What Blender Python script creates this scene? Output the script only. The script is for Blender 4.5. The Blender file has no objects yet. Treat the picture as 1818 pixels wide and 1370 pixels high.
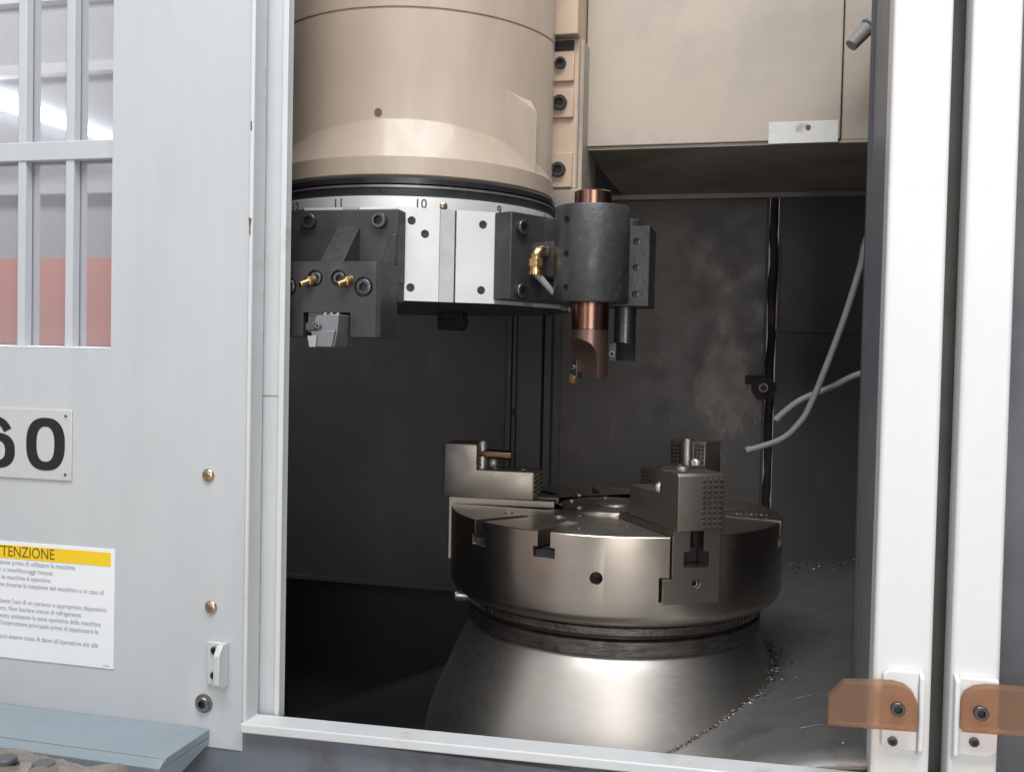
import bpy, bmesh, math, random
from mathutils import Vector, Matrix
random.seed(7)
S = bpy.context.scene
COL = S.collection
R = math.radians

# ------------------------------------------------------------------ camera
cam_data = bpy.data.cameras.new('camera'); cam = bpy.data.objects.new('camera', cam_data); COL.objects.link(cam)
cam_data.sensor_width = 36.0; cam_data.lens = 35.0; cam_data.clip_start = 0.05; cam_data.clip_end = 200
yaw, pitch, roll = R(14.0), R(-1.7), R(1.2)
fwd = Vector((-math.sin(yaw)*math.cos(pitch), math.cos(yaw)*math.cos(pitch), math.sin(pitch)))
r0 = Vector((math.cos(yaw), math.sin(yaw), 0)); u0 = r0.cross(fwd)
rt = math.cos(roll)*r0 + math.sin(roll)*u0; up = -math.sin(roll)*r0 + math.cos(roll)*u0
mm = Matrix((rt, up, -fwd)).transposed().to_4x4(); mm.translation = Vector((.25, -1.79, 1.27))
cam.matrix_world = mm
S.camera = cam

# ------------------------------------------------------------------ world, lamps, exposure
W = bpy.data.worlds.new('World'); S.world = W; W.use_nodes = True
bgn = W.node_tree.nodes['Background']; bgn.inputs[0].default_value = (.80, .88, 1.0, 1); bgn.inputs[1].default_value = .17
def area(name, loc, target, sx, sy, power, col):
    l = bpy.data.lights.new(name, 'AREA'); l.shape = 'RECTANGLE'; l.size = sx; l.size_y = sy; l.energy = power; l.color = col
    o = bpy.data.objects.new(name, l); COL.objects.link(o); o.location = loc
    o.rotation_euler = (Vector(target)-Vector(loc)).to_track_quat('-Z', 'Y').to_euler(); return o
area('roof_skylight', (.3, -2.1, 4.5), (0, -.3, 1.0), 3.2, 1.8, 205, (.95, .98, 1.0))
area('yard_door_daylight', (1.6, -6.6, 1.8), (0, 0, 1.1), 2.4, 3.4, 135, (1.0, .97, .93))
area('second_bay_daylight', (-2.6, -6.6, 2.0), (0, 0, 1.2), 1.6, 2.4, 28, (.93, .97, 1.0))
area('added_wall_fill', (-6.5, -4.6, 5.0), (-6.2, -7, 2.2), 3.0, 1.0, 170, (1.0, .98, .95))  # added fill light for the workshop wall mirrored in the window
S.view_settings.view_transform = 'Standard'; S.view_settings.look = 'None'
S.view_settings.exposure = 0.0; S.view_settings.gamma = 1.0; S.view_settings.use_curve_mapping = False

# ------------------------------------------------------------------ materials
MATS = {}
def mat(name, c1, c2=None, rough=.45, rvar=.12, metal=0.0, scale=8, stretch=(1, 1, 1), bump=.05, bscale=120, detail=6,
        stain=None, stain_scale=2.5, stain_pos=(.52, .68), coords='Object', aniso=0.0, spec=.5, coat=0.0, bstretch=None, stain_stretch=(1, 1, 1), blob=None):
    m = bpy.data.materials.new(name); m.use_nodes = True; nt = m.node_tree; N = nt.nodes; L = nt.links
    b = N['Principled BSDF']; b.inputs['Metallic'].default_value = metal
    b.inputs['Specular IOR Level'].default_value = spec; b.inputs['Coat Weight'].default_value = coat
    tc = N.new('ShaderNodeTexCoord')
    def noise(sc, st, det=6, rg=.6):
        mp = N.new('ShaderNodeMapping'); mp.inputs['Scale'].default_value = st; L.new(tc.outputs[coords], mp.inputs[0])
        n = N.new('ShaderNodeTexNoise'); n.inputs['Scale'].default_value = sc; n.inputs['Detail'].default_value = det; n.inputs['Roughness'].default_value = rg
        L.new(mp.outputs[0], n.inputs['Vector']); return n.outputs['Fac']
    c2 = c2 or tuple(x*.82 for x in c1)
    n1 = noise(scale, stretch, detail)
    mr = N.new('ShaderNodeMapRange'); mr.inputs[1].default_value = .3; mr.inputs[2].default_value = .7; L.new(n1, mr.inputs[0])
    mx = N.new('ShaderNodeMix'); mx.data_type = 'RGBA'; mx.inputs[6].default_value = (*c1, 1); mx.inputs[7].default_value = (*c2, 1)
    L.new(mr.outputs[0], mx.inputs[0]); col = mx.outputs[2]
    if stain:
        n2 = noise(stain_scale, stain_stretch, 8, .62)
        s = N.new('ShaderNodeMapRange'); s.inputs[1].default_value = stain_pos[0]; s.inputs[2].default_value = stain_pos[1]; L.new(n2, s.inputs[0])
        m2 = N.new('ShaderNodeMix'); m2.data_type = 'RGBA'; L.new(s.outputs[0], m2.inputs[0]); L.new(col, m2.inputs[6]); m2.inputs[7].default_value = (*stain, 1)
        col = m2.outputs[2]
    if blob:   # a dried coolant patch with a ragged outline: centre, radii, colour
        bc, brd, bcol = blob
        mp = N.new('ShaderNodeMapping'); mp.vector_type = 'TEXTURE'; mp.inputs['Location'].default_value = bc; mp.inputs['Scale'].default_value = brd; L.new(tc.outputs['Object'], mp.inputs[0])
        ln = N.new('ShaderNodeVectorMath'); ln.operation = 'LENGTH'; L.new(mp.outputs[0], ln.inputs[0])
        ad = N.new('ShaderNodeMath'); ad.operation = 'MULTIPLY_ADD'; L.new(noise(12, (1, 1, .6), 10, .72), ad.inputs[0]); ad.inputs[1].default_value = 4.2; L.new(ln.outputs['Value'], ad.inputs[2])
        sm = N.new('ShaderNodeMapRange'); sm.inputs[1].default_value = 2.95; sm.inputs[2].default_value = 2.55; sm.inputs[4].default_value = .85; L.new(ad.outputs[0], sm.inputs[0])
        m3 = N.new('ShaderNodeMix'); m3.data_type = 'RGBA'; L.new(sm.outputs[0], m3.inputs[0]); L.new(col, m3.inputs[6]); m3.inputs[7].default_value = (*bcol, 1); col = m3.outputs[2]
    L.new(col, b.inputs['Base Color'])
    rr = N.new('ShaderNodeMapRange'); rr.inputs[1].default_value = .3; rr.inputs[2].default_value = .7
    rr.inputs[3].default_value = max(.03, rough-rvar); rr.inputs[4].default_value = min(1, rough+rvar)
    L.new(noise(scale*2.3, stretch), rr.inputs[0]); L.new(rr.outputs[0], b.inputs['Roughness'])
    if bump:
        bp = N.new('ShaderNodeBump'); bp.inputs['Strength'].default_value = bump; bp.inputs['Distance'].default_value = .002
        L.new(noise(bscale, bstretch or stretch, 4), bp.inputs['Height']); L.new(bp.outputs[0], b.inputs['Normal'])
    if aniso:
        b.inputs['Anisotropic'].default_value = aniso
        tg = N.new('ShaderNodeTangent'); tg.direction_type = 'RADIAL'; tg.axis = 'Z'; L.new(tg.outputs[0], b.inputs['Tangent']); b.inputs['Anisotropic Rotation'].default_value = .25
    MATS[name] = m; return m
mat('door_paint', (.52, .54, .555), (.485, .505, .52), .42, .08, scale=5, stretch=(3, 3, .4), bump=.08, bscale=260, stain=(.43, .445, .46), stain_scale=2.2, stain_pos=(.50, .80), stain_stretch=(3, 3, .7))
mat('door_dirty', (.56, .58, .59), (.51, .53, .54), .45, .1, scale=5, bump=.08, bscale=260, stain=(.33, .29, .26), stain_scale=8, stain_pos=(.60, .76), stain_stretch=(1.5, 1.5, .5))
mat('white_paint', (.74, .74, .74), (.70, .70, .705), .40, .08, scale=4, stretch=(2, 2, .5), bump=.06, bscale=250, stain=(.60, .58, .56), stain_scale=6, stain_pos=(.60, .80))
mat('edge_paint', (.62, .63, .635), (.57, .58, .585), .40, .08, scale=9, bump=.06, bscale=250, stain=(.42, .39, .37), stain_scale=12, stain_pos=(.62, .76))
mat('grey_paint', (.17, .19, .22), (.14, .16, .19), .45, .1, scale=5, bump=.06, bscale=250, stain=(.10, .10, .11), stain_scale=7)
mat('shelf_paint', (.27, .31, .34), (.245, .285, .315), .45, .08, scale=6, bump=.1, bscale=300, stain=(.16, .17, .18), stain_scale=34, stain_pos=(.72, .76))
mat('dark_grey', (.10, .105, .115), (.075, .08, .09), .5, .1, scale=6)
mat('beige_paint', (.475, .38, .30), (.43, .345, .275), .38, .1, scale=5, stretch=(2, 2, .5), bump=.12, bscale=140, stain=(.37, .295, .235), stain_scale=4.5, stain_pos=(.50, .78), coat=.15, stain_stretch=(2, 2, .4))
mat('beige_panel', (.44, .37, .305), (.39, .33, .275), .42, .1, scale=4, bump=.08, bscale=140, stain=(.27, .24, .21), stain_scale=2.8, stain_pos=(.46, .74))
mat('beige_light', (.57, .43, .32), (.50, .375, .28), .45, .1, scale=12, bump=.10, bscale=90, stain=(.28, .20, .15), stain_scale=11, stain_pos=(.55, .78), stain_stretch=(1, 1, .6))
mat('blotched_beige', (.44, .375, .315), (.34, .29, .245), .45, .12, scale=5, stain=(.18, .155, .13), stain_scale=4, stain_pos=(.45, .7))  # beige with darker blotches than the panel
mat('pale_patch', (.66, .64, .61), (.58, .56, .54), .5, .1, scale=20, stain=(.30, .28, .26), stain_scale=20, stain_pos=(.6, .7))
mat('wall_steel', (.098, .091, .096), (.080, .074, .079), .50, .10, 0, scale=3.5, bump=.08, bscale=120, stain=(.125, .115, .115), stain_scale=6, stain_pos=(.60, .80), stain_stretch=(1.5, 1.5, .6))
mat('wall_scuffed', (.125, .113, .107), (.095, .086, .082), .48, .14, .1, scale=7, bump=.18, bscale=70, stain=(.175, .157, .148), stain_scale=14, stain_pos=(.60, .72), stain_stretch=(2.0, 2.0, .45), blob=((.165, .79, 1.20), (.10, .3, .17), (.215, .192, .178)))
mat('rusty_seam', (.035, .02, .017), (.02, .016, .016), .7, .1, scale=30, bump=.8, bscale=60, stain=(.11, .045, .03), stain_scale=20, stain_pos=(.55, .7))
mat('tray_steel', (.17, .165, .16), (.145, .14, .135), .42, .06, .4, scale=24, bump=.08, bscale=260, stain=(.10, .096, .092), stain_scale=12, stain_pos=(.56, .8))
mat('chuck_steel', (.50, .445, .395), (.47, .42, .375), .31, .03, 1.0, scale=9, stretch=(1, 1, 6), bump=0, aniso=.55, stain=(.40, .35, .305), stain_scale=7, stain_pos=(.58, .85))
mat('gap_grey', (.085, .076, .068), (.065, .058, .053), .5, .1)
mat('side_grey', (.20, .215, .235), (.17, .185, .205), .45, .08, scale=5)
mat('tooth_steel', (.14, .122, .105), (.10, .087, .075), .42, .06, .8, scale=40, bump=0)
mat('jaw_steel', (.235, .21, .185), (.205, .183, .162), .38, .06, .85, scale=14, bump=.05, bscale=300, stain=(.15, .132, .115), stain_scale=12, stain_pos=(.54, .8))
mat('cone_steel', (.56, .52, .48), (.54, .50, .46), .43, .03, 1.0, scale=30, stretch=(1, 1, 4), bump=.03, bscale=60, bstretch=(1, 1, 10), aniso=.3, stain=(.48, .445, .41), stain_scale=10, stain_pos=(.56, .9), stain_stretch=(1, 1, 3))
mat('ring_steel', (.20, .185, .17), (.10, .09, .085), .42, .12, .9, scale=30, stretch=(1, 1, 6), bump=.4, bscale=90, stain=(.05, .045, .04), stain_scale=14)
mat('bright_steel', (.86, .86, .86), (.80, .80, .80), .42, .05, .55, scale=6, bump=.03, bscale=200)
mat('key_steel', (.62, .62, .61), (.52, .52, .51), .45, .08, .6, scale=14, bump=.08, stain=(.30, .29, .28), stain_scale=30, stain_pos=(.66, .72))
mat('index_steel', (.74, .75, .74), (.68, .69, .68), .45, .06, .45, scale=12, stretch=(1, 1, .5), stain=(.40, .38, .34), stain_scale=14, stain_pos=(.64, .74))
mat('seal_black', (.022, .021, .023), (.015, .014, .016), .32, .08, 0, scale=20, bump=.03)
mat('seal_grey', (.30, .29, .28), (.22, .21, .20), .4, .1, .7, scale=20)
mat('holder_black', (.060, .060, .062), (.045, .045, .048), .48, .1, .35, scale=20, bump=.15, bscale=200, stain=(.11, .107, .105), stain_scale=12, stain_pos=(.56, .76))
mat('holder_worn', (.075, .074, .074), (.05, .05, .052), .42, .12, .5, scale=24, bump=.3, bscale=120, stain=(.15, .145, .14), stain_scale=18, stain_pos=(.58, .74))
mat('bolt_black', (.11, .11, .115), (.08, .08, .085), .34, .08, .75, scale=60, bump=.05)
mat('bolt_steel', (.34, .33, .31), (.25, .24, .23), .34, .1, .9, scale=60, bump=.05)
mat('zinc_gold', (.62, .50, .36), (.50, .38, .26), .30, .08, 1.0, scale=80)
mat('brass', (.72, .50, .25), (.62, .40, .18), .26, .08, 1.0, scale=60)
mat('copper_tint', (.30, .165, .125), (.23, .125, .095), .27, .06, 1.0, scale=12, stretch=(1, 1, .3), bump=.02)  # copper tint set in the metal colour itself
mat('bar_steel', (.36, .33, .32), (.30, .27, .26), .36, .06, .9, scale=14, stretch=(1, 1, .3), bump=.03)
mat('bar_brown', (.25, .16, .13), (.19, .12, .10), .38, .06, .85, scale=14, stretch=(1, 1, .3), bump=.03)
mat('insert_gold', (.60, .40, .14), (.5, .32, .1), .3, .05, .8, scale=60)
mat('tool_grey', (.24, .24, .255), (.19, .19, .20), .40, .08, .5, scale=30, bump=.1)
mat('tool_light', (.42, .42, .43), (.36, .36, .37), .4, .08, .5, scale=30)
mat('hose_grey', (.26, .26, .25), (.21, .21, .20), .55, .08, 0, scale=30, bump=.05)
mat('ink', (.012, .012, .016), (.010, .010, .013), .5, .05)
mat('label_brown', (.16, .10, .01), (.14, .09, .01), .5, .04)
mat('socket_dark', (.018, .017, .018), (.03, .028, .028), .5, .1)
mat('print_grey', (.36, .38, .42), (.33, .35, .39), .6, .05)
mat('number_grey', (.10, .10, .10), (.07, .07, .07), .5, .05)
mat('sign_white', (.80, .82, .84), (.78, .80, .82), .35, .04, scale=6)
mat('sign_yellow', (.86, .58, .02), (.83, .55, .02), .4, .04, scale=6)
mat('plate_metal', (.60, .62, .62), (.57, .59, .59), .38, .06, .2, scale=6)
mat('green_lens', (.02, .30, .16), (.02, .26, .14), .25, .05)
mat('black_plastic', (.02, .02, .022), (.016, .016, .018), .4, .06)
mat('rust', (.17, .10, .07), (.09, .06, .05), .8, .1, scale=40, bump=.5)
mat('shed_wall', (.42, .43, .45), (.38, .39, .41), .8, .1, scale=2)
mat('shed_red', (.80, .20, .12), (.74, .18, .11), .7, .1, scale=2)
mat('shed_beam', (.62, .62, .60), (.58, .58, .56), .7, .1, scale=2)
mat('shed_floor', (.50, .47, .44), (.42, .40, .37), .7, .15, scale=2)
def emit(name, c, s):
    m = bpy.data.materials.new(name); m.use_nodes = True; N = m.node_tree.nodes; N.clear()
    e = N.new('ShaderNodeEmission'); e.inputs[0].default_value = (*c, 1); e.inputs[1].default_value = s
    o = N.new('ShaderNodeOutputMaterial'); m.node_tree.links.new(e.outputs[0], o.inputs[0]); MATS[name] = m
emit('daylight_glazing', (.95, .98, 1.0), 9.0)
def glassy():
    m = bpy.data.materials.new('dusty_window'); m.use_nodes = True; N = m.node_tree.nodes; L = m.node_tree.links; N.clear()
    g = N.new('ShaderNodeBsdfGlossy'); g.inputs[0].default_value = (.95, .95, 1, 1); g.inputs['Roughness'].default_value = .006
    d = N.new('ShaderNodeBsdfDiffuse'); d.inputs[0].default_value = (.32, .325, .34, 1)
    tc = N.new('ShaderNodeTexCoord'); n = N.new('ShaderNodeTexNoise'); n.inputs['Scale'].default_value = 18; n.inputs['Detail'].default_value = 8
    L.new(tc.outputs['Object'], n.inputs['Vector'])
    mr = N.new('ShaderNodeMapRange'); mr.inputs[3].default_value = .40; mr.inputs[4].default_value = .50; L.new(n.outputs['Fac'], mr.inputs[0])
    mx = N.new('ShaderNodeMixShader'); L.new(mr.outputs[0], mx.inputs[0]); L.new(d.outputs[0], mx.inputs[1]); L.new(g.outputs[0], mx.inputs[2])
    o = N.new('ShaderNodeOutputMaterial'); L.new(mx.outputs[0], o.inputs[0]); MATS['dusty_window'] = m
glassy()
def amber():
    m = bpy.data.materials.new('amber_plastic'); m.use_nodes = True; b = m.node_tree.nodes['Principled BSDF']
    b.inputs['Base Color'].default_value = (.66, .44, .31, 1); b.inputs['Roughness'].default_value = .30
    b.inputs['Transmission Weight'].default_value = .84; b.inputs['IOR'].default_value = 1.12
    MATS['amber_plastic'] = m
    m = bpy.data.materials.new('plastic_film'); m.use_nodes = True; b = m.node_tree.nodes['Principled BSDF']
    b.inputs['Base Color'].default_value = (.52, .46, .41, 1); b.inputs['Roughness'].default_value = .10
    b.inputs['Transmission Weight'].default_value = .55; b.inputs['IOR'].default_value = 1.12; b.inputs['Alpha'].default_value = .7
    MATS['plastic_film'] = m
amber()

# ------------------------------------------------------------------ mesh helpers
class MB:
    def __init__(s): s.v = []; s.f = []
    def add(s, vs, fs):
        o = len(s.v); s.v += [tuple(v) for v in vs]; s.f += [tuple(i+o for i in f) for f in fs]; return s
    def box(s, x0, x1, y0, y1, z0, z1):
        return s.add([(x0,y0,z0),(x1,y0,z0),(x1,y1,z0),(x0,y1,z0),(x0,y0,z1),(x1,y0,z1),(x1,y1,z1),(x0,y1,z1)],
                     [(0,3,2,1),(4,5,6,7),(0,1,5,4),(1,2,6,5),(2,3,7,6),(3,0,4,7)])
    def prism(s, poly, ax, a, b):
        # poly in the two remaining axes (in xyz order), extruded along ax from a to b
        def p(u, w, k): return {'x': (k, u, w), 'y': (u, k, w), 'z': (u, w, k)}[ax]
        n = len(poly); vs = [p(u, w, a) for u, w in poly]+[p(u, w, b) for u, w in poly]
        fs = [tuple(range(n)), tuple(range(2*n-1, n-1, -1))]+[((i+1) % n, i, n+i, n+(i+1) % n) for i in range(n)]
        return s.add(vs, fs)
    def lathe(s, prof, n=96, c=(0, 0), closed=False):
        vs = []; m = len(prof)
        for i in range(n):
            a = 2*math.pi*i/n; ca, sa = math.cos(a), math.sin(a)
            vs += [(c[0]+r*ca, c[1]+r*sa, z) for r, z in prof]
        fs = []
        for i in range(n):
            j = (i+1) % n
            for k in range(m-1): fs.append((i*m+k, j*m+k, j*m+k+1, i*m+k+1))
            if closed: fs.append((i*m+m-1, j*m+m-1, j*m, i*m))
        if not closed:
            fs.append(tuple(i*m+m-1 for i in range(n))); fs.append(tuple(i*m for i in range(n-1, -1, -1)))
        return s.add(vs, fs)
    def cyl(s, p0, p1, r, n=24, r1=None):
        p0, p1 = Vector(p0), Vector(p1); d = (p1-p0).normalized(); a = d.orthogonal().normalized(); b = d.cross(a); r1 = r if r1 is None else r1
        ring = lambda p, q: [p+(a*math.cos(2*math.pi*i/n)+b*math.sin(2*math.pi*i/n))*q for i in range(n)]
        return s.add(ring(p0, r)+ring(p1, r1), [tuple(range(n-1, -1, -1)), tuple(range(n, 2*n))]+[(i, (i+1) % n, n+(i+1) % n, n+i) for i in range(n)])
    def tube(s, pts, r, n=14):
        P = [Vector(p) for p in pts]; rings = []; a = None
        for i, p in enumerate(P):
            d = (P[min(i+1, len(P)-1)]-P[max(i-1, 0)]).normalized()
            a = d.orthogonal().normalized() if a is None else (a-d*a.dot(d)).normalized(); b = d.cross(a)
            rings.append([p+(a*math.cos(2*math.pi*k/n)+b*math.sin(2*math.pi*k/n))*r for k in range(n)])
        vs = [v for g in rings for v in g]; fs = []
        for i in range(len(P)-1):
            for k in range(n): fs.append((i*n+k, i*n+(k+1) % n, (i+1)*n+(k+1) % n, (i+1)*n+k))
        fs += [tuple(range(n-1, -1, -1)), tuple((len(P)-1)*n+k for k in range(n))]
        return s.add(vs, fs)
    def xf(s, M): s.v = [tuple(M @ Vector(v)) for v in s.v]; return s
    def mesh(s, name, smooth=35):
        me = bpy.data.meshes.new(name); me.from_pydata(s.v, [], s.f)
        bm = bmesh.new(); bm.from_mesh(me); bmesh.ops.recalc_face_normals(bm, faces=bm.faces); bm.to_mesh(me); bm.free()
        if smooth: shade(me, smooth)
        return me
def shade(me, ang=35):
    me.polygons.foreach_set('use_smooth', [True]*len(me.polygons)); me.set_sharp_from_angle(angle=R(ang))
def put(name, mb, m, parent=None, bevel=0, seg=2, smooth=35):
    me = mb if isinstance(mb, bpy.types.Mesh) else mb.mesh(name, smooth)
    o = bpy.data.objects.new(name, me); COL.objects.link(o)
    if m and not me.materials: me.materials.append(MATS[m])
    if parent: o.parent = parent
    if bevel:
        b = o.modifiers.new('bevel', 'BEVEL'); b.width = bevel; b.segments = seg; b.limit_method = 'ANGLE'; b.angle_limit = R(40); b.harden_normals = False
    return o
def bake(o, smooth=35):
    dg = bpy.context.evaluated_depsgraph_get(); dg.update()
    me = bpy.data.meshes.new_from_object(o.evaluated_get(dg)); o.modifiers.clear(); o.data = me
    if smooth: shade(me, smooth)
def cut(o, mb, smooth=35):
    c = bpy.data.objects.new('cutter', mb.mesh('cutter', 0)); COL.objects.link(c); c.matrix_world = Matrix()
    if o.parent:
        bpy.context.view_layer.update(); c.matrix_world = o.matrix_world.copy()
    b = o.modifiers.new('cut', 'BOOLEAN'); b.object = c; b.operation = 'DIFFERENCE'; b.solver = 'EXACT'; b.use_self = True
    bpy.context.view_layer.update(); bake(o, smooth)
    bpy.data.objects.remove(c)
def tag(o, label, cat, group=None, kind=None):
    o['label'] = label; o['category'] = cat
    if group: o['group'] = group
    if kind: o['kind'] = kind
    return o
def thing(name, label, cat, loc=(0, 0, 0), rz=0, group=None):
    o = bpy.data.objects.new(name, None); COL.objects.link(o); o.empty_display_size = .05
    o.location = loc; o.rotation_euler = (0, 0, rz); return tag(o, label, cat, group)
def struct(name, mb, m, bevel=0):
    o = put(name, mb, m, None, bevel); o['kind'] = 'structure'; return o
BOLTS = {}
def bolt_mesh(r, h, m, flange=False, cross=False):
    key = (r, h, m, flange, cross)
    if key in BOLTS: return BOLTS[key]
    n = 24; mb = MB(); hr = r*.62
    def circ(q, z): return [(q*math.cos(2*math.pi*i/n), q*math.sin(2*math.pi*i/n), z) for i in range(n)]
    def hexa(q, z):
        out = []
        for i in range(n):
            a = 2*math.pi*i/n; k = ((a+math.pi/6) % (math.pi/3))-math.pi/6; d = q*math.cos(math.pi/6)/math.cos(k); out.append((d*math.cos(a), d*math.sin(a), z))
        return out
    if cross:   # domed pan head with a cross recess
        rings = [circ(r, 0), circ(r, h*.35), circ(r*.85, h*.75), circ(r*.55, h), circ(r*.2, h*1.02)]
    else:
        base = [circ(r*1.35, 0), circ(r*1.35, h*.25), circ(r, h*.3)] if flange else [circ(r, 0)]
        rings = base+[circ(r, h*.86), circ(r*.9, h), hexa(hr, h), hexa(hr, h*.2)]
    vs = [v for g in rings for v in g]; fs = []
    for k in range(len(rings)-1):
        for i in range(n): fs.append((k*n+i, k*n+(i+1) % n, (k+1)*n+(i+1) % n, (k+1)*n+i))
    fs.append(tuple((len(rings)-1)*n+i for i in range(n)))
    mb.add(vs, fs)
    me = mb.mesh('bolt', 40); me.materials.append(MATS[m]); me.materials.append(MATS['socket_dark'])
    if not cross:
        for pg in me.polygons:
            if pg.center.z < h*.99 and math.hypot(pg.center.x, pg.center.y) < hr*1.02 and pg.center.z > h*.1: pg.material_index = 1
    BOLTS[key] = me; return me
def bolt(parent, pos, nrm, r=.008, h=.008, m='bolt_black', name='bolt', flange=False, cross=False):
    o = bpy.data.objects.new(name, bolt_mesh(r, h, m, flange, cross)); COL.objects.link(o); o.parent = parent
    q = Vector(nrm).to_track_quat('Z', 'Y'); o.rotation_euler = q.to_euler(); o.location = pos
    if cross:
        for k in (0, 1):
            s = bpy.data.objects.new('recess', CROSS[(r, k)] if (r, k) in CROSS else cross_mesh(r, h, k)); COL.objects.link(s); s.parent = o
    return o
CROSS = {}
def cross_mesh(r, h, k):
    a, b = (r*.5, r*.12) if k == 0 else (r*.12, r*.5)
    me = MB().box(-a, a, -b, b, h*.6, h*1.06+.00005*k).mesh('recess', 0); me.materials.append(MATS['rust']); CROSS[(r, k)] = me; return me
def text(name, body, size, m, parent, loc, rot, align='CENTER', bold=0, ext=.0003, sx=1.0, sp=1.0):
    cu = bpy.data.curves.new(name, 'FONT'); cu.body = body; cu.size = size; cu.align_x = align; cu.align_y = 'CENTER'
    cu.extrude = ext; cu.offset = bold; cu.space_character = sp; cu.resolution_u = 4
    o = bpy.data.objects.new(name, cu); COL.objects.link(o)
    dg = bpy.context.evaluated_depsgraph_get(); dg.update()
    me = bpy.data.meshes.new_from_object(o.evaluated_get(dg)); bpy.data.objects.remove(o)
    o = bpy.data.objects.new(name, me); COL.objects.link(o); me.materials.clear(); me.materials.append(MATS[m])
    o.parent = parent; o.location = loc; o.rotation_euler = rot; o.scale = (sx, 1, 1); return o
FRONT = (R(90), 0, 0)
def teeth(mb, o, u, v, nrm, nu, nv, h):
    o, u, v, nrm = Vector(o), Vector(u), Vector(v), Vector(nrm)
    for i in range(nu):
        for j in range(nv):
            p = o+u*(i/nu)+v*(j/nv); du, dv = u/nu, v/nv
            c = p+du*.5+dv*.5+nrm*h; q = [p, p+du, p+du+dv, p+dv]
            b = [x-nrm*.001 for x in q]
            mb.add(q+b+[c], [(0,1,8),(1,2,8),(2,3,8),(3,0,8),(0,4,5,1),(1,5,6,2),(2,6,7,3),(3,7,4,0),(7,6,5,4)])
    return mb

# ================================================================== SETTING: workshop behind the camera (seen in the window glass)
struct('workshop_floor', MB().box(-14, 10, -9, 3, -.1, 0), 'shed_floor')
w = struct('workshop_wall', MB().box(-14, 10, -7.25, -7.05, 0, 7), 'shed_wall')
put('red_dado', MB().box(-12, -3.6, -7.05, -7.0, 0, 2.08), 'shed_red', w)
for z in (2.66, 3.75, 4.40): put('wall_rail', MB().box(-12, -3.6, -7.05, -6.93, z, z+.09), 'shed_beam', w)
put('slanting_rooflight', MB().prism([(-7.6, 3.98), (-7.6, 3.74), (-5.30, 3.06), (-5.30, 3.13)], 'y', -7.05, -6.98), 'daylight_glazing', w)
for x in (-6.9, -5.35): put('wall_post', MB().box(x-.05, x+.05, -7.05, -6.96, 0, 7), 'shed_beam', w)

# ================================================================== SETTING: enclosure interior
def FZ(x, y): return .731+.41*(min(x, .30)-.255)+.12*max(0, x-.30)+.02*(y+.11)
tray = MB(); nx, ny = 24, 20; x0, x1, y0, y1 = -1.16, .64, -.449, .84
tray.add([(x0+(x1-x0)*i/nx, y0+(y1-y0)*j/ny, FZ(x0+(x1-x0)*i/nx, y0+(y1-y0)*j/ny)+random.uniform(-.0012, .0012)) for j in range(ny+1) for i in range(nx+1)],
         [(j*(nx+1)+i, j*(nx+1)+i+1, (j+1)*(nx+1)+i+1, (j+1)*(nx+1)+i) for j in range(ny) for i in range(nx)])
tray.v = [(min(x, .445), y, FZ(min(x, .445), y)) if y < -.25 else (x, y, z) for x, y, z in tray.v]
t = put('chip_tray', tray, 'tray_steel'); t['kind'] = 'structure'
sd = t.modifiers.new('thick', 'SOLIDIFY'); sd.thickness = .01; sd.offset = -1
struct('enclosure_wall_back', MB().box(-1.16, .262, .80, .83, .628, 2.5), 'wall_steel')
bw = bpy.data.objects['enclosure_wall_back']
put('scuffed_panel', MB().box(-.262, .256, .794, .80, .60, 1.70), 'wall_scuffed', bw, .001)
put('bottom_lip', MB().box(-1.16, -.29, .785, .80, .628, .640), 'wall_steel', bw, .001)
put('weld_seam', MB().tube([(.273+.0012*math.sin(i*1.3), .797, .64+i*.035) for i in range(31)], .0105, 10), 'rusty_seam', bw)
seam = bpy.data.objects['weld_seam']
for v in seam.data.vertices: v.co.x += random.uniform(-.002, .002); v.co.y += random.uniform(-.003, .003)
struct('enclosure_wall_recess', MB().box(-1.16, -.2, 1.05, 1.07, .1, .63), 'wall_steel')
rb = struct('enclosure_wall_back_corner', MB().box(.285, .66, .80, .83, .60, 2.5), 'wall_steel')
put('upper_panel', MB().box(.292, .60, .790, .80, 1.345, 1.70), 'wall_steel', rb, .001)
struct('enclosure_wall_side_left', MB().box(-1.19, -1.16, -.42, 1.07, .1, 2.5), 'wall_steel')
struct('enclosure_wall_side_right', MB().box(.64, .67, -.24, .83, .30, 2.5), 'wall_steel')
struct('added_shade_roof', MB().box(-1.19, .67, .25, .83, 2.5, 2.53), 'wall_steel')  # unseen roof, added to keep the interior walls dim
for i, (x, y, a, ln) in enumerate(((.335, -.19, 30, .045), (.335, -.315, 24, .035))):
    dxs, dys = math.cos(R(a))*ln/2, math.sin(R(a))*ln/2
    q0, q1 = Vector((x-dxs, y-dys, FZ(x-dxs, y-dys)+.0014)), Vector((x+dxs, y+dys, FZ(x+dxs, y+dys)+.0014))
    put('scratch', MB().cyl(q0, q1, .0005, 6, .0002), 'tool_light', t)
# clamp screw on the seam
c = thing('clamp_knob', 'dark greasy clamp screw on the rusty weld seam', 'knob', (.258, .79, 1.205))
put('washer', MB().cyl((0, .005, 0), (0, -.006, 0), .030, 20), 'rusty_seam', c, .001)
put('lug', MB().box(-.045, .01, -.004, .004, .008, .03), 'rusty_seam', c, .001)
bolt(c, (0, -.006, 0), (0, -1, 0), .013, .016, 'bolt_black')
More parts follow.
